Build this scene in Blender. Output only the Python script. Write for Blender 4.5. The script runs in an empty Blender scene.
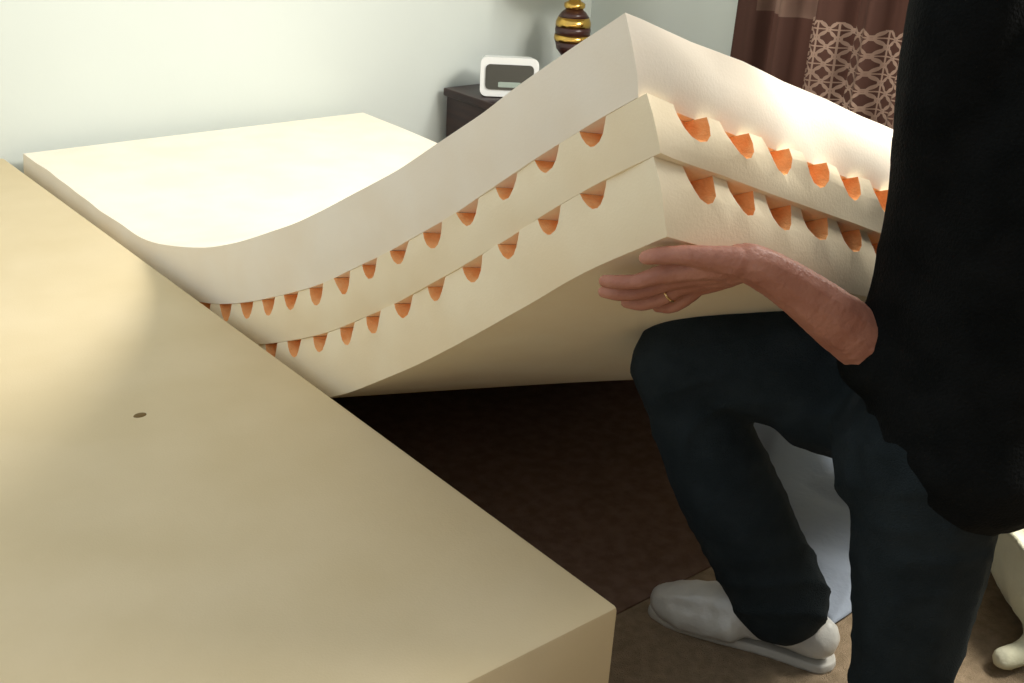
import bpy, bmesh, numpy as np, math, random
from mathutils import Vector, Matrix, noise
random.seed(3)
SC=bpy.context.scene
try: SC.view_settings.view_transform='Standard'
except Exception: pass
V=Vector
def link(o,parent=None):
    bpy.context.collection.objects.link(o)
    if parent: o.parent=parent
    return o
def empty(name):
    return link(bpy.data.objects.new(name,None))
def mat(name,col,rough=.8,col2=None,scale=20,bump=0,bscale=200,metal=0,spec=.3,detail=4,sheen=0,sss=0,stretch=None):
    m=bpy.data.materials.new(name);m.use_nodes=True;nt=m.node_tree;N=nt.nodes;L=nt.links
    b=N["Principled BSDF"];b.inputs["Roughness"].default_value=rough;b.inputs["Metallic"].default_value=metal
    b.inputs["Specular IOR Level"].default_value=spec
    b.inputs["Base Color"].default_value=(*col,1)
    if sheen: b.inputs["Sheen Weight"].default_value=sheen
    tc=N.new("ShaderNodeTexCoord");mp=N.new("ShaderNodeMapping");L.new(tc.outputs["Object"],mp.inputs[0])
    if stretch: mp.inputs["Scale"].default_value=stretch
    if col2:
        n=N.new("ShaderNodeTexNoise");n.inputs["Scale"].default_value=scale;n.inputs["Detail"].default_value=detail
        L.new(mp.outputs[0],n.inputs["Vector"])
        r=N.new("ShaderNodeValToRGB");r.color_ramp.elements[0].position=.35;r.color_ramp.elements[1].position=.65
        r.color_ramp.elements[0].color=(*col,1);r.color_ramp.elements[1].color=(*col2,1)
        L.new(n.outputs["Fac"],r.inputs[0]);L.new(r.outputs[0],b.inputs["Base Color"])
    if bump:
        n2=N.new("ShaderNodeTexNoise");n2.inputs["Scale"].default_value=bscale;n2.inputs["Detail"].default_value=3
        L.new(mp.outputs[0],n2.inputs["Vector"])
        bp=N.new("ShaderNodeBump");bp.inputs["Strength"].default_value=bump;bp.inputs["Distance"].default_value=.01
        L.new(n2.outputs["Fac"],bp.inputs["Height"]);L.new(bp.outputs[0],b.inputs["Normal"])
    if sss:
        b.inputs["Subsurface Weight"].default_value=sss;b.inputs["Subsurface Radius"].default_value=(.03,.015,.006);b.inputs["Subsurface Scale"].default_value=.6
    return m
M={}
M['foamA']=mat("foam_slab_cream",(.69,.57,.355),.95,(.735,.615,.40),5,.06,350,spec=.05)
M['foamB']=mat("foam_cream",(.93,.79,.55),.95,(.96,.84,.61),8,.06,300,spec=.05)
M['foamT']=mat("foam_topper",(.95,.85,.69),.95,(.97,.89,.75),8,.04,300,spec=.05)
M['cav']=mat("foam_cavity_glow_orange",(.85,.34,.11),.95,(.92,.48,.20),45,.2,300,spec=.05)  # orange base colour stands in for light scattered through the foam
M['wall']=mat("wall_paint",(.66,.71,.665),.85,(.68,.73,.685),2,.02,80,spec=.2)
M['wallf']=mat("wall_added_dim_tan",(.26,.20,.14),.85,(.30,.23,.16),2,.02,80,spec=.2)  # dark tone picked to cut bounce light onto the slab end
M['floor']=mat("carpet_beige_brown",(.22,.165,.105),.98,(.29,.22,.145),60,.6,400,spec=.05)
M['floorshade']=mat("floor_shade_brown",(.12,.075,.053),.98,(.16,.105,.078),40,.4,400,spec=.03)  # dark brown paints in the shade below the lifted mattress
M['white']=mat("white_trim",(.8,.8,.78),.5)
M['jeans']=mat("denim_dark",(.012,.018,.021),.85,(.019,.027,.031),18,.5,500,spec=.12)
M['shirt']=mat("shirt_black",(.004,.005,.005),.9,(.007,.008,.008),20,.4,300,spec=.08)
M['skin']=mat("skin",(.38,.155,.10),.5,(.48,.22,.15),25,.15,250,spec=.35,sss=.1)
M['hair']=mat("hair_dark",(.03,.02,.015),.6,bump=.5,bscale=200)
M['slip']=mat("slipper_fabric",(.46,.46,.43),.3,(.56,.56,.52),20,.1,200,spec=.8)
M['sole']=mat("slipper_sole",(.42,.41,.37),.6)
M['wood']=mat("nightstand_wood",(.022,.010,.010),.35,(.04,.018,.014),5,.05,60,stretch=(1,1,12))
M['brass']=mat("lamp_brass",(.75,.48,.12),.22,metal=1)
M['dark']=mat("lamp_dark",(.05,.015,.01),.3,spec=.6)
M['shade']=mat("lamp_shade",(.8,.74,.6),.9)
M['plas']=mat("clock_white",(.82,.83,.80),.35)
M['disp']=mat("clock_display",(.012,.015,.012),.15,spec=.6)
M['disp2']=mat("clock_digits",(.35,.42,.36),.4)
M['sheet']=mat("sheet_blue_grey",(.24,.28,.34),.9,bump=.2,bscale=60)
M['duvet']=mat("duvet_cream",(.60,.60,.44),.9,(.68,.67,.50),10,.4,60)
M['gold']=mat("ring_gold",(.8,.6,.3),.2,metal=1)
M['blem']=mat("blemish_brown",(.20,.13,.05),.9)

def newobj(name,bm,mats,parent=None,smooth=False,angle=None):
    me=bpy.data.meshes.new(name);bm.to_mesh(me);bm.free()
    for m in (mats if isinstance(mats,list) else [mats]): me.materials.append(m)
    o=link(bpy.data.objects.new(name,me),parent)
    if smooth:
        for p in me.polygons:p.use_smooth=True
    return o
def box(name,lo,hi,m,parent=None,bevel=0,seg=3):
    bm=bmesh.new();bmesh.ops.create_cube(bm,size=1)
    for v in bm.verts:
        v.co=V([lo[i] if v.co[i]<0 else hi[i] for i in range(3)])
    if bevel: bmesh.ops.bevel(bm,geom=bm.edges[:],offset=bevel,segments=seg,affect='EDGES',profile=.5)
    o=newobj(name,bm,m,parent)
    if bevel:
        for p in o.data.polygons:p.use_smooth=True
        bmm=bmesh.new();bmm.from_mesh(o.data)
        for e in bmm.edges:
            if len(e.link_faces)==2 and e.calc_face_angle()>.6:e.smooth=False
        bmm.to_mesh(o.data);bmm.free()
    return o
def lathe(name,prof,loc,m,parent=None,seg=32):
    bm=bmesh.new();rings=[]
    for r,z in prof:
        rings.append([bm.verts.new((loc[0]+r*math.cos(2*math.pi*i/seg),loc[1]+r*math.sin(2*math.pi*i/seg),loc[2]+z)) for i in range(seg)])
    for a,b in zip(rings,rings[1:]):
        for i in range(seg): bm.faces.new((a[i],a[(i+1)%seg],b[(i+1)%seg],b[i]))
    bm.faces.new(rings[0][::-1]);bm.faces.new(rings[-1])
    return newobj(name,bm,m,parent,True)

# ---------------- camera ----------------
yaw,pitch,roll,fpx=.713,.423,.061,1146.15
f=V((math.sin(yaw)*math.cos(pitch),math.cos(yaw)*math.cos(pitch),-math.sin(pitch)))
r=V((math.cos(yaw),-math.sin(yaw),0));u=r.cross(f)
r2=math.cos(roll)*r+math.sin(roll)*u;u2=-math.sin(roll)*r+math.cos(roll)*u
cd=bpy.data.cameras.new("camera");cd.sensor_width=36;cd.lens=36*fpx/1024;cd.clip_start=.02
cam=link(bpy.data.objects.new("camera",cd))
mw=Matrix((r2,u2,-f)).transposed().to_4x4();mw.translation=V((-.87,-.883,1.116));cam.matrix_world=mw
SC.camera=cam

# ---------------- room ----------------
WY=2.10;WX=1.98
box("floor",(-3.2,-2.3,-.05),(WX+.12,WY+.12,0),M['floor'])
box("wall_back",(-3.2,WY,0),(WX+.12,WY+.12,2.5),M['wall'])
box("wall_front_added",(-3.2,-2.42,0),(WX+.12,-2.3,2.5),M['wallf'])  # unseen wall added behind the camera to darken the foam end faces
def wall_right():
    bm=bmesh.new()
    def bx(lo,hi):
        g=bmesh.ops.create_cube(bm,size=1)['verts']
        for v in g: v.co=V([lo[i] if v.co[i]<0 else hi[i] for i in range(3)])
    x0,x1=WX,WX+.12
    bx((x0,1.36,0),(x1,WY,2.5)); bx((x0,.5,0),(x1,1.36,.35)); bx((x0,.5,2.05),(x1,1.36,2.5))
    bx((x0,.35,0),(x1,.5,2.5)); bx((x0,-1.45,0),(x1,.35,.9)); bx((x0,-1.45,2.42),(x1,.35,2.5)); bx((x0,-2.3,0),(x1,-1.45,2.5))
    newobj("wall_right",bm,M['wall'])
wall_right()
def window(name,y0,y1,z0,z1):
    e=empty(name);x0,x1=WX+.02,WX+.08;w=.05
    box("frame_bottom",(x0,y0,z0),(x1,y1,z0+w),M['white'],e);box("frame_top",(x0,y0,z1-w),(x1,y1,z1),M['white'],e)
    box("frame_a",(x0,y0,z0+w),(x1,y0+w,z1-w),M['white'],e);box("frame_b",(x0,y1-w,z0+w),(x1,y1,z1-w),M['white'],e)
    ym=(y0+y1)/2
    box("mullion",(x0+.01,ym-.015,z0+w),(x1-.01,ym+.015,z1-w),M['white'],e)
window("window_1",.5,1.36,.35,2.05);window("window_2",-1.45,.35,.9,2.42)
box("baseboard_back",(-3.2,WY-.015,0),(WX,WY,.09),M['white'])
box("baseboard_right",(WX-.015,-2.3,0),(WX,WY-.015,.09),M['white'])

def curtain():
    e=empty("window_curtain")
    bm=bmesh.new();ny,nz=200,60;y0,y1,z0,z1=.42,1.40,.12,2.15;g=[]
    for j in range(nz+1):
        row=[]
        for i in range(ny+1):
            a=i/ny;b=j/nz;y=y0+(y1-y0)*a
            x=WX-.07+.03*math.sin(a*2*math.pi*7+.6*math.sin(b*3))+.010*math.sin(a*2*math.pi*17+b*2)
            row.append(bm.verts.new((x,y,z0+(z1-z0)*b)))
        g.append(row)
    for j in range(nz):
        for i in range(ny): bm.faces.new((g[j][i],g[j][i+1],g[j+1][i+1],g[j+1][i]))
    m=bpy.data.materials.new("curtain_lattice");m.use_nodes=True;nt=m.node_tree;N=nt.nodes;L=nt.links
    b=N["Principled BSDF"];b.inputs["Roughness"].default_value=.9
    tc=N.new("ShaderNodeTexCoord");sx=N.new("ShaderNodeSeparateXYZ");L.new(tc.outputs["Object"],sx.inputs[0])
    def mt(op,a,bv=None):
        n=N.new("ShaderNodeMath");n.operation=op
        for k,q in enumerate((a,bv)):
            if q is None: continue
            if isinstance(q,(int,float)): n.inputs[k].default_value=q
            else: L.new(q,n.inputs[k])
        return n.outputs[0]
    Y,Z=sx.outputs[1],sx.outputs[2]
    c=.048
    def cell(a,off): return mt('SUBTRACT',mt('FRACT',mt('ADD',mt('DIVIDE',a,c),off)),.5)
    def ring(o1,o2,rad):
        a=cell(Y,o1);bb=cell(Z,o2);d=mt('SQRT',mt('ADD',mt('MULTIPLY',a,a),mt('MULTIPLY',bb,bb)))
        return mt('LESS_THAN',mt('ABSOLUTE',mt('SUBTRACT',d,rad)),.05)
    lat=mt('MAXIMUM',ring(0,0,.40),ring(.5,.5,.40))
    gl=mt('MAXIMUM',mt('LESS_THAN',mt('ABSOLUTE',cell(Y,0)),.04),mt('LESS_THAN',mt('ABSOLUTE',cell(Z,0)),.04))
    lat=mt('MAXIMUM',lat,gl)
    inside=mt('MULTIPLY',mt('LESS_THAN',Y,1.14),mt('LESS_THAN',Z,.67))
    top=mt('MULTIPLY',mt('LESS_THAN',mt('ABSOLUTE',mt('SUBTRACT',Y,1.22)),.10),mt('GREATER_THAN',Z,.66))
    n=N.new("ShaderNodeTexNoise");n.inputs["Scale"].default_value=7;L.new(tc.outputs["Object"],n.inputs["Vector"])
    lat=mt('MULTIPLY',lat,mt('ADD',n.outputs["Fac"],.1))
    lat=mt('MULTIPLY',lat,inside)
    lat=mt('MAXIMUM',lat,mt('MULTIPLY',top,mt('MULTIPLY',n.outputs["Fac"],.45)))
    mix=N.new("ShaderNodeMixRGB");mix.inputs[1].default_value=(.075,.034,.024,1);mix.inputs[2].default_value=(.45,.32,.24,1)
    L.new(lat,mix.inputs[0]);L.new(mix.outputs[0],b.inputs["Base Color"])
    tr=N.new("ShaderNodeBsdfTranslucent");L.new(mix.outputs[0],tr.inputs[0])
    ms=N.new("ShaderNodeMixShader");ms.inputs[0].default_value=.35
    L.new(b.outputs[0],ms.inputs[1]);L.new(tr.outputs[0],ms.inputs[2]);L.new(ms.outputs[0],N["Material Output"].inputs[0])
    newobj("drape",bm,m,e,True)
    bpy.ops.mesh.primitive_cylinder_add(radius=.012,depth=1.15,location=(WX-.07,.92,2.15),rotation=(math.pi/2,0,0))
    o=bpy.context.object;o.name="rod";o.data.materials.append(M['brass']);o.parent=e
curtain()

# ---------------- foam slab ----------------
slab=empty("foam_mattress_slab")
sb=box("slab_body",(-1.05,-.136,0),(-.031,2.09,.279),M['foamA'],slab,.006,2)
bm=bmesh.new();bmesh.ops.create_uvsphere(bm,u_segments=16,v_segments=8,radius=1)
for v in bm.verts: v.co=V((-.30+v.co.x*.010,.617+v.co.y*.007,.279+v.co.z*.0022))
newobj("blemish",bm,M['blem'],slab,True)
box("floor_shade_sheet",(-.02,.10,.0),(1.25,1.95,.0035),M['floorshade'])  # thin dark sheet on the carpet standing in for shade under the mattress

# ---------------- bent layered mattress ----------------
W=1.0
P=np.array([(2.03,.300),(1.8,.299),(1.6,.294),(1.373,.292),(1.25,.302),(1.148,.328),(1.0,.370),(.869,.422),(.657,.521),(.429,.649),(.29,.735),(.172,.817),(.072,.885),(-.023,.946)])
seg=np.r_[0,np.cumsum(np.linalg.norm(np.diff(P,axis=0),axis=1))];SL=seg[-1]
ss=np.linspace(-.2,SL+.2,600)
def ext(k):
    v=np.interp(ss,seg,P[:,k]);
    e0=(P[1,k]-P[0,k])/(seg[1]);e1=(P[-1,k]-P[-2,k])/(seg[-1]-seg[-2])
    v=np.where(ss<0,P[0,k]+e0*ss,v);v=np.where(ss>SL,P[-1,k]+e1*(ss-SL),v)
    ker=np.exp(-.5*(np.arange(-25,26)/9.)**2);ker/=ker.sum()
    pv=np.pad(v,25,mode='reflect',reflect_type='odd');return np.convolve(pv,ker,'valid')
YY,ZZ=ext(0),ext(1)
def surf(x,s):
    y=float(np.interp(s,ss,YY));z=float(np.interp(s,ss,ZZ))
    k=1-.56*min(max(x,0),W)
    yf=2.03-s
    if z>.3:
        h=min((z-.3)/.646,1)
        z=.3+(z-.3)*k**(1+1.3*(1-h))
    return x,yf+(y-yf)*k*k,z
def smooth01(t): t=min(max(t,0),1);return t*t*(3-2*t)
def place(x,s,zr):
    _,y,z=surf(x,s);_,ya,za=surf(x,s-.03);_,yb,zb=surf(x,s+.03)
    ty,tz=yb-ya,zb-za;n=math.hypot(ty,tz);ny,nz=tz/n*.66,-ty/n;q=math.hypot(ny,nz);ny/=q;nz/=q
    T=.292-.057*smooth01((s-1.3)/.85)
    return V((x,y+zr*T*ny,max(z+zr*T*nz,.005)))
def layer(name,f0,f1,s_end,m,parent,cut,ph=.08):
    Tn=.25
    z1,z0=-f0*Tn,-f1*Tn
    bm=bmesh.new();bmesh.ops.create_cube(bm,size=1)
    for v in bm.verts: v.co=V((0 if v.co.x<0 else W,0 if v.co.y<0 else s_end,z0 if v.co.z<0 else z1))
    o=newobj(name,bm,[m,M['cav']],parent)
    if cut:
        cb=bmesh.new()
        def prism(fr,w,h,d0,d1,skew,rnd):
            if rnd: prof=[(-.5,.3),(-.5,0),(-.46,-.35),(-.37,-.68),(-.2,-.92),(skew*.06,-1),(.2,-.92),(.37,-.68),(.46,-.35),(.5,0),(.5,.3)]
            else: prof=[(-.5,.3),(-.5,0),(-.42,-.35),(-.30,-.70),(-.15,-.94),(skew*.08,-1),(.16,-.93),(.31,-.68),(.42,-.35),(.5,0),(.5,.3)]
            A=[cb.verts.new(fr(t*w,d0,z1+(z*h))) for t,z in prof]
            B=[cb.verts.new(fr(t*w*.5,d1,z1+(z*h*.35 if z<0 else z*h))) for t,z in prof]
            n=len(prof)
            cb.faces.new(A);cb.faces.new(B[::-1])
            for i in range(n): cb.faces.new((A[(i+1)%n],A[i],B[i],B[(i+1)%n]))
        s=s_end-ph
        while s>.1:
            w=.060+random.uniform(-.004,.004);h=.032+random.uniform(-.003,.003)
            prism(lambda t,d,z,s=s:V((d,s+t,z)),w,h,-.01,.022,random.uniform(-1,1),False);s-=.088+random.uniform(-.002,.002)
        xs=.060
        while xs<W-.05:
            w=.052+random.uniform(-.003,.003);h=.048+random.uniform(-.004,.004)
            prism(lambda t,d,z,x=xs:V((x+t,s_end-d,z)),w,h,-.012,.028,random.uniform(-1,1),True);xs+=.0625
        bmesh.ops.recalc_face_normals(cb,faces=cb.faces[:])
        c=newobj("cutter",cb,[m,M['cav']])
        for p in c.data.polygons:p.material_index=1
        md=o.modifiers.new("b",'BOOLEAN');md.object=c;md.operation='DIFFERENCE';md.solver='EXACT'
        dg=bpy.context.evaluated_depsgraph_get();me=bpy.data.meshes.new_from_object(o.evaluated_get(dg))
        o.modifiers.clear();o.data=me;bpy.data.objects.remove(c)
    bm=bmesh.new();bm.from_mesh(o.data)
    s=.03
    while s<s_end-.004:
        bmesh.ops.bisect_plane(bm,geom=bm.verts[:]+bm.edges[:]+bm.faces[:],plane_co=(0,s,0),plane_no=(0,1,0));s+=.022
    x=.02
    while x<W-.01:
        bmesh.ops.bisect_plane(bm,geom=bm.verts[:]+bm.edges[:]+bm.faces[:],plane_co=(x,0,0),plane_no=(1,0,0));x+=.035
    for q in (.3,.7):
        bmesh.ops.bisect_plane(bm,geom=bm.verts[:]+bm.edges[:]+bm.faces[:],plane_co=(0,0,z0+(z1-z0)*q-.006),plane_no=(0,0,1))
    bmesh.ops.triangulate(bm,faces=bm.faces[:])
    zm=(z0+z1)/2
    for v in bm.verts:
        x,s,z=v.co
        j=.004*noise.noise(V((x*9,s*9,z*30+f0*50)))
        bulge=.004*(1-((z-zm)/(z1-z0)*2)**2)
        if x<.0005: x+=j-bulge
        if s>s_end-.0005: s+=j*2.0+bulge*1.5+(.005*noise.noise(V((x*22,3+f0*9,0))) if cut else 0)
        v.co=place(x,s,z/Tn)
    for e_ in bm.edges:
        if len(e_.link_faces)==2 and e_.calc_face_angle(0)>.5: e_.smooth=False
    bm.to_mesh(o.data);bm.free()
    for p in o.data.polygons:p.use_smooth=True
    return o
mt_=empty("layered_foam_mattress")
layer("topper_layer",0,.368,SL,M['foamT'],mt_,False)
layer("middle_convoluted_layer",.370,.638,SL+.014,M['foamB'],mt_,True,.094)
layer("bottom_convoluted_layer",.640,1.0,SL+.003,M['foamB'],mt_,True,.103)

# ---------------- nightstand ----------------
ns=empty("nightstand");x0,x1,y0,y1,h=1.34,1.88,1.70,2.07,.338
box("top",(x0-.012,y0-.012,h-.025),(x1+.012,y1,h),M['wood'],ns,.004)
box("body",(x0,y0,.06),(x1,y1-.005,h-.025),M['wood'],ns,.002)
box("drawer_upper",(x0+.02,y0-.012,.20),(x1-.02,y0,h-.035),M['wood'],ns,.003)
box("drawer_lower",(x0+.02,y0-.012,.07),(x1-.02,y0,.19),M['wood'],ns,.003)
for i,(a,b) in enumerate([(x0,y0),(x1-.04,y0),(x0,y1-.045),(x1-.04,y1-.045)]): box("leg_%d"%i,(a,b,0),(a+.04,b+.04,.06),M['wood'],ns)
for i,z in enumerate((.13,.255)):
    lathe("knob_%d"%i,[(.004,0),(.012,.004),(.012,.012),(.005,.016)],((x0+x1)/2,y0-.016,z-.008),M['brass'],ns,16)
ck=empty("clock_radio");ck.location=(1.455,1.90,.338)
def ckpart(name,w,hh,d0,d1,m,tilt=.12,rad=.02,zoff=0,yo=0):
    bm=bmesh.new();pts=[]
    for cx,cz,a0 in ((w/2-rad,hh-rad,0),(-w/2+rad,hh-rad,90),(-w/2+rad,rad,180),(w/2-rad,rad,270)):
        for k in range(6):
            a=math.radians(a0+k*18);pts.append((cx+rad*math.cos(a),cz+rad*math.sin(a)))
    A=[bm.verts.new((x,d0+z*tilt,z+zoff)) for x,z in pts];B=[bm.verts.new((x*.92,d1,z*.92+zoff)) for x,z in pts];n=len(pts)
    bm.faces.new(A);bm.faces.new(B[::-1])
    for i in range(n): bm.faces.new((A[(i+1)%n],A[i],B[i],B[(i+1)%n]))
    bmesh.ops.recalc_face_normals(bm,faces=bm.faces[:])
    return newobj(name,bm,m,ck)
ckpart("case",.182,.118,-.05,.05,M['plas'])
ckpart("display",.150,.076,-.0515,-.03,M['disp'],.12,.014,.022)
ckpart("digits",.07,.016,-.0525,-.045,M['disp2'],.12,.003,.03)
ck.rotation_euler=(0,0,-.62)
for i in (-1,1):
    l=lathe("foot_%d"%(i+1),[(.008,0),(.008,.006)],(0,0,0),M['disp'],ck,12);l.location=(i*.06,0,-.001)
for c in ck.children:
    if not c.name.startswith("foot"): c.location.z=.003
lp=empty("table_lamp");L0=(1.715,1.90,.338)
lathe("base",[(.055,0),(.058,.012),(.05,.02),(.03,.032),(.022,.05)],L0,M['dark'],lp)
lathe("neck_low",[(.022,.05),(.03,.058),(.03,.066),(.018,.074),(.016,.09),(.03,.10)],L0,M['brass'],lp)
lathe("vase_low",[(.03,.10),(.050,.125),(.056,.15)],L0,M['dark'],lp)
lathe("band_1",[(.0575,.15),(.060,.158),(.0585,.170)],L0,M['brass'],lp)
lathe("vase_mid",[(.056,.170),(.058,.185),(.056,.197)],L0,M['dark'],lp)
lathe("band_2",[(.0575,.197),(.057,.210),(.050,.226)],L0,M['brass'],lp)
lathe("vase_top",[(.050,.226),(.040,.240),(.028,.25)],L0,M['dark'],lp)
lathe("neck",[(.028,.25),(.034,.258),(.034,.268),(.02,.276),(.014,.29),(.012,.40),(.004,.41)],L0,M['brass'],lp)
lathe("shade",[(.15,.37),(.155,.372),(.10,.60),(.096,.60)],L0,M['shade'],lp)

# ---------------- organic builder ----------------
def cat(p0,p1,p2,p3,t):
    return .5*((2*p1)+(-p0+p2)*t+(2*p0-5*p1+4*p2-p3)*t*t+(-p0+3*p1-3*p2+p3)*t**3)
def organic(name,chains,voxel,m,parent,smooth=6,disp=None,flatz=None):
    bm=bmesh.new()
    tpl=bmesh.new();bmesh.ops.create_icosphere(tpl,subdivisions=2,radius=1)
    tv=[v.co.copy() for v in tpl.verts];tpl.verts.index_update();tf=[[v.index for v in f_.verts] for f_ in tpl.faces];tpl.free()
    for ch in chains:
        pts=[np.array([*p[:3],p[3]],float) for p in ch]
        P_=[2*pts[0]-pts[1]]+pts+[2*pts[-1]-pts[-2]] if len(pts)>1 else pts
        samp=[]
        if len(pts)==1: samp=pts
        else:
            for i in range(1,len(P_)-2):
                d=np.linalg.norm(P_[i+1][:3]-P_[i][:3]);n=max(2,int(d/(.28*min(P_[i][3],P_[i+1][3]))))
                for k in range(n): samp.append(cat(P_[i-1],P_[i],P_[i+1],P_[i+2],k/n))
            samp.append(pts[-1])
        for q in samp:
            vs=[bm.verts.new(V(q[:3])+c*float(q[3])) for c in tv]
            for f_ in tf: bm.faces.new([vs[i] for i in f_])
    o=newobj(name,bm,m,parent)
    md=o.modifiers.new("r",'REMESH');md.mode='VOXEL';md.voxel_size=voxel
    sm=o.modifiers.new("s",'SMOOTH');sm.iterations=smooth;sm.factor=.5
    dg=bpy.context.evaluated_depsgraph_get();me=bpy.data.meshes.new_from_object(o.evaluated_get(dg))
    o.modifiers.clear();o.data=me
    me.materials.clear();me.materials.append(m)
    bm=bmesh.new();bm.from_mesh(me);bm.normal_update()
    if disp:
        nn=[(v,v.normal.copy(),v.co.copy()) for v in bm.verts]
        for v,n,c in nn: v.co=c+n*disp(c)
    if flatz is not None:
        for v in bm.verts: v.co.z=max(v.co.z,flatz)
    for p in bm.faces:p.smooth=True
    bm.to_mesh(me);bm.free()
    return o
def wrinkle(amp,sc,str_=(1,1,1)):
    def fn(c):
        q=V((c.x*sc*str_[0],c.y*sc*str_[1],c.z*sc*str_[2]))
        a=noise.noise(q+V((3,7,1)));b=noise.noise(q*2.3)
        return amp*((1-abs(a)*3)*.6+b*.5)
    return fn
def folds(amp,d1,freq,centers,base=.25):
    def fn(c):
        wgt=base
        for p,rad in centers:
            wgt+=math.exp(-((c-V(p)).length/rad)**2)
        q=V((c.x*5,c.y*5,c.z*5))
        ph=c.dot(V(d1))*freq+5.0*noise.noise(q)
        s=1-abs(math.sin(ph))
        return amp*min(wgt,1.2)*(s**2-.35)+.002*noise.noise(q*2.2)
    return fn
man=empty("kneeling_man")
organic("jeans",[
 [(.49,-.29,.48,.100),(.385,-.16,.480,.097),(.290,-.035,.478,.084),(.232,.036,.465,.070),(.246,.018,.40,.067),(.276,-.025,.30,.074),(.312,-.07,.20,.073),(.343,-.102,.125,.072),(.349,-.108,.110,.073)],
 [(.275,-.315,.47,.095),(.280,-.325,.38,.088),(.29,-.335,.22,.072),(.296,-.345,.085,.057),(.33,-.41,.060,.054),(.375,-.52,.062,.058),(.42,-.66,.055,.048)],
 [(.31,-.31,.50,.09),(.40,-.31,.50,.10),(.48,-.30,.50,.10)],
 [(.28,-.29,.45,.095),(.38,-.20,.45,.09),(.33,-.12,.45,.075)],
 [(.33,-.36,.49,.09),(.44,-.35,.49,.10)]],
 .0065,M['jeans'],man,5,folds(.0065,(.3,.5,.9),48,[((.24,.03,.45),.10),((.36,-.11,.13),.10),((.33,-.27,.47),.14),((.31,-.35,.10),.1)],.15),.002)
organic("shirt",[
 [(.300,-.335,.500,.114),(.305,-.33,.66,.110),(.290,-.32,.80,.112),(.270,-.31,.93,.090)],
 [(.48,-.34,.500,.120),(.48,-.33,.68,.112),(.48,-.31,.80,.105),(.50,-.27,.90,.08)],
 [(.30,-.345,.495,.112),(.39,-.345,.495,.128),(.48,-.345,.495,.120)],
 [(.39,-.345,.50,.130),(.39,-.34,.70,.125),(.39,-.32,.84,.12),(.37,-.30,.95,.085),(.38,-.29,1.0,.060)],
 [(.39,-.29,.97,.065),(.29,-.300,.99,.072),(.216,-.290,1.00,.066),(.209,-.287,.91,.060),(.238,-.280,.77,.057),(.264,-.262,.64,.056),(.250,-.246,.578,.055)],
 [(.30,-.28,.60,.07),(.275,-.262,.556,.056)],
 [(.39,-.29,.97,.065),(.47,-.28,.96,.065),(.545,-.28,.93,.060),(.60,-.29,.80,.055),(.60,-.285,.66,.052)]],
 .007,M['shirt'],man,8,folds(.004,(.6,.3,.7),40,[((.24,-.25,.64),.10),((.28,-.3,.88),.10)],.0))
Wp=V((.078,-.165,.702));D=V((-.30,.85,-.43)).normalized();A=V((-.91,-.116,.359));A=(A-D*A.dot(D)).normalized();Nn=A.cross(D)
if Nn.z<0:Nn=-Nn
def H(d,a,n,rad): p=Wp+D*d+A*a+Nn*n;return (p.x,p.y,p.z,rad)
chains=[
 [(.29,-.255,.560,.036),(.262,-.243,.575,.038),(.20,-.217,.620,.035),(.13,-.188,.672,.027),(.078,-.165,.702,.0220),H(.02,0,-.002,.019)],
 [H(.005,.004,0,.019),H(.025,.018,0,.017),H(.050,.027,0,.0145),H(.085,.031,0,.0118)],
 [H(.005,.002,0,.019),H(.045,.010,-.002,.0155),H(.088,.012,-.004,.0118)],
 [H(.005,-.004,0,.019),H(.045,-.009,-.003,.0155),H(.085,-.010,-.007,.0115)],
 [H(.005,-.008,0,.018),H(.045,-.025,-.004,.0145),H(.076,-.030,-.008,.0105)],
 [H(.085,.033,0,.0110),H(.114,.041,-.004,.0092),H(.136,.045,-.001,.0085),H(.153,.045,.004,.0073)],
 [H(.088,.011,-.004,.0110),H(.124,.016,-.010,.0094),H(.150,.019,-.008,.0087),H(.171,.019,-.002,.0074)],
 [H(.085,-.011,-.007,.0106),H(.118,-.013,-.016,.0091),H(.143,-.014,-.017,.0084),H(.162,-.014,-.012,.0071)],
 [H(.076,-.031,-.008,.0096),H(.102,-.039,-.019,.0082),H(.121,-.042,-.022,.0075),H(.138,-.043,-.019,.0065)],
 [H(.008,.014,0,.018),H(.030,.040,.006,.0135),H(.052,.060,.010,.0108),H(.071,.067,.012,.0098),H(.085,.068,.013,.0080)]]
organic("left_forearm_and_hand",chains,.0020,M['skin'],man,2,wrinkle(.0005,60))
chains=[[(.60,-.285,.66,.045),(.60,-.287,.63,.043),(.60,-.285,.60,.042),(.60,-.27,.57,.034),(.60,-.245,.54,.024)]]
for a,(dx) in enumerate((-.03,-.01,.01,.03)):
    chains.append([(.60,-.245,.54,.022),(.60+dx,-.21,.50,.014),(.60+dx,-.16,.475,.0095),(.60+dx*1.1,-.12,.465,.008)])
chains.append([(.60,-.245,.54,.02),(.565,-.24,.52,.012),(.55,-.22,.53,.009)])
organic("right_forearm_and_hand",chains,.003,M['skin'],man,4)
bpy.ops.mesh.primitive_torus_add(major_radius=.0098,minor_radius=.0014,major_segments=32,minor_segments=8)
rg=bpy.context.object;rg.name="ring";rg.data.materials.append(M['gold']);rg.parent=man
q0=V(H(.104,-.0122,-.0125,0)[:3]);q1=V(H(.118,-.013,-.016,0)[:3]);rg.location=q0;rg.rotation_mode='QUATERNION';rg.rotation_quaternion=(q1-q0).to_track_quat('Z','Y')
hc=V((.38,-.24,1.20));fd=V((-.55,.62,-.52)).normalized();rd=fd.cross(V((0,0,1))).normalized();ud=rd.cross(fd)
def HH(f_,r_,u_,rad): p=hc+fd*f_+rd*r_+ud*u_;return (p.x,p.y,p.z,rad)
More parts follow.
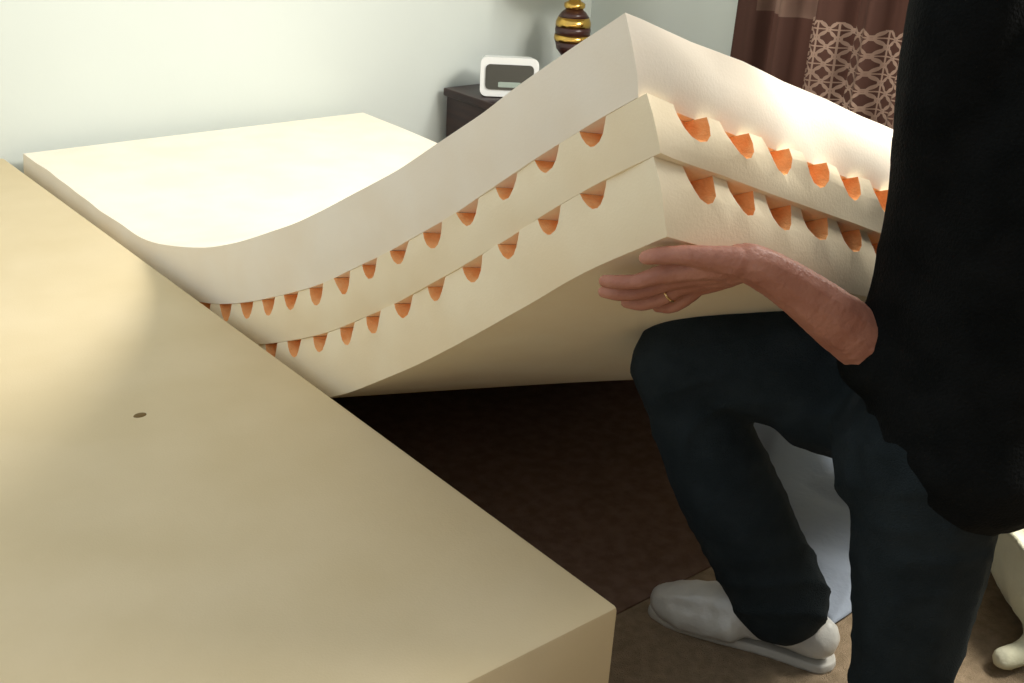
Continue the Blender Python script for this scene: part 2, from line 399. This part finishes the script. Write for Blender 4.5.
organic("head",[[(.38,-.29,.98,.055),(.38,-.28,1.08,.055),HH(-.02,0,-.04,.062)],
 [HH(-.03,0,.02,.088),HH(.02,0,.025,.082)],[HH(.03,0,-.02,.07),HH(.045,0,-.075,.045),HH(.06,0,-.095,.028)],
 [HH(.095,0,.012,.010),HH(.112,0,-.018,.013)],[HH(.09,-.012,-.05,.008),HH(.094,.0,-.05,.009),HH(.09,.012,-.05,.008)],
 [HH(-.005,.078,.015,.015),HH(-.008,.084,-.01,.013)],[HH(-.005,-.078,.015,.015),HH(-.008,-.084,-.01,.013)],
 [HH(.085,.03,.03,.010),HH(.085,.045,.028,.009)],[HH(.085,-.03,.03,.010),HH(.085,-.045,.028,.009)]],.005,M['skin'],man,4)
organic("hair",[[HH(-.05,0,.04,.088),HH(.0,0,.06,.080),HH(.03,0,.07,.068)],[HH(-.07,0,-.01,.07)]],.006,M['hair'],man,3,wrinkle(.003,40))
for i in (-1,1):
    bm=bmesh.new();bmesh.ops.create_uvsphere(bm,u_segments=12,v_segments=8,radius=.011);p=HH(.088,i*.032,.012,0)
    for v in bm.verts:v.co+=V(p[:3])
    newobj("eye_%d"%(i+1),bm,M['white'],man,True)
def slipper(nm,heel,toe,parent,flat=True):
    h_=V(heel);t_=V(toe);d=(t_-h_).normalized();s_=V((-d.y,d.x,0)).normalized()
    def S(a,b,z,r_): p=h_+(t_-h_)*a+s_*b+V((0,0,z));return (p.x,p.y,p.z,r_)
    organic(nm+"_upper",[[S(.10,0,.045,.034),S(.30,0,.055,.040),S(.55,.004,.050,.040),S(.80,.008,.038,.035),S(.93,.008,.030,.025)],
      [S(.55,-.018,.036,.030),S(.80,-.018,.028,.026)],[S(.55,.024,.036,.030),S(.80,.026,.028,.026),S(.90,.02,.024,.02)],
      [S(.16,0,.05,.034),S(.24,0,.10,.038)]],.0045,M['slip'],parent,5,wrinkle(.002,30),.008)
    organic(nm+"_sole",[[S(.08,0,.004,.030),S(.35,0,.004,.029),S(.6,0,.004,.036),S(.82,.004,.004,.035),S(.94,.006,.004,.024)]],.004,M['sole'],parent,3,None,.0)
    o=[c for c in parent.children if c.name.startswith(nm+"_sole")][0]
    for v in o.data.vertices: v.co.z=min(v.co.z,.014)
slipper("right_slipper",(.408,-.175,0),(.290,.078,0),man)
organic("left_slipper",[[(.42,-.66,.055,.036),(.44,-.72,.05,.036),(.455,-.76,.042,.036)],[(.455,-.76,.042,.036),(.44,-.76,.03,.03),(.42,-.72,.028,.028)]],.005,M['slip'],man,4,None,.002)

# ---------------- sheet and duvet ----------------
bm=bmesh.new();g=[];n=60
for j in range(n+1):
    row=[]
    for i in range(n+1):
        a,b=i/n,j/n;x=.48+.82*a+.02*noise.noise(V((b*5,1,0)));y=-.12+(.22+.55*a)*b+.02*noise.noise(V((a*5,4,0)))
        ed=min(a,b,1-a,1-b);z=.008+(.03*abs(noise.noise(V((x*6,y*6,0))))+.01)*min(1,ed*8)
        row.append(bm.verts.new((x,y,z)))
    g.append(row)
for j in range(n):
    for i in range(n): bm.faces.new((g[j][i],g[j][i+1],g[j+1][i+1],g[j+1][i]))
o=newobj("bed_sheet",bm,M['sheet'],None,True);sd=o.modifiers.new("s",'SOLIDIFY');sd.thickness=.004;sd.offset=-1
du=organic("folded_duvet",[[(.74,-.34,.10,.09),(.90,-.25,.13,.12),(1.10,-.15,.11,.11)],[(.78,-.44,.08,.08),(1.0,-.38,.13,.12),(1.2,-.3,.1,.1)],[(.82,-.34,.18,.075),(1.05,-.25,.2,.085)],[(.60,-.40,.025,.028),(.70,-.50,.035,.036),(.95,-.6,.04,.05)],[(.62,-.34,.02,.022),(.75,-.36,.04,.04)]],.008,M['duvet'],None,5,folds(.016,(.7,-.4,.5),24,[((.8,-.4,.1),1)]),.002)

# ---------------- lights ----------------
w=bpy.data.worlds.new("world");SC.world=w;w.use_nodes=True
w.node_tree.nodes["Background"].inputs[0].default_value=(.92,.97,1,1);w.node_tree.nodes["Background"].inputs[1].default_value=.82
def area(name,loc,target,sx,sy,power,col):
    l=bpy.data.lights.new(name,'AREA');l.shape='RECTANGLE';l.size=sx;l.size_y=sy;l.energy=power;l.color=col
    o=link(bpy.data.objects.new(name,l));o.location=loc;o.rotation_euler=(V(target)-V(loc)).to_track_quat('-Z','Y').to_euler();return o
area("daylight_window_2",(WX-.12,-.50,2.0),(.2,0,.8),1.5,.8,70,(1,.96,.89))
area("added_end_face_light",(1.25,-.75,1.95),(.4,-.05,.8),.6,.4,40,(1,.95,.86))  # added lamp without a fixture, brightens the lifted mattress end
area("daylight_window_1",(WX+.35,.93,1.3),(0,.9,.9),.8,1.5,12,(1,.9,.8))
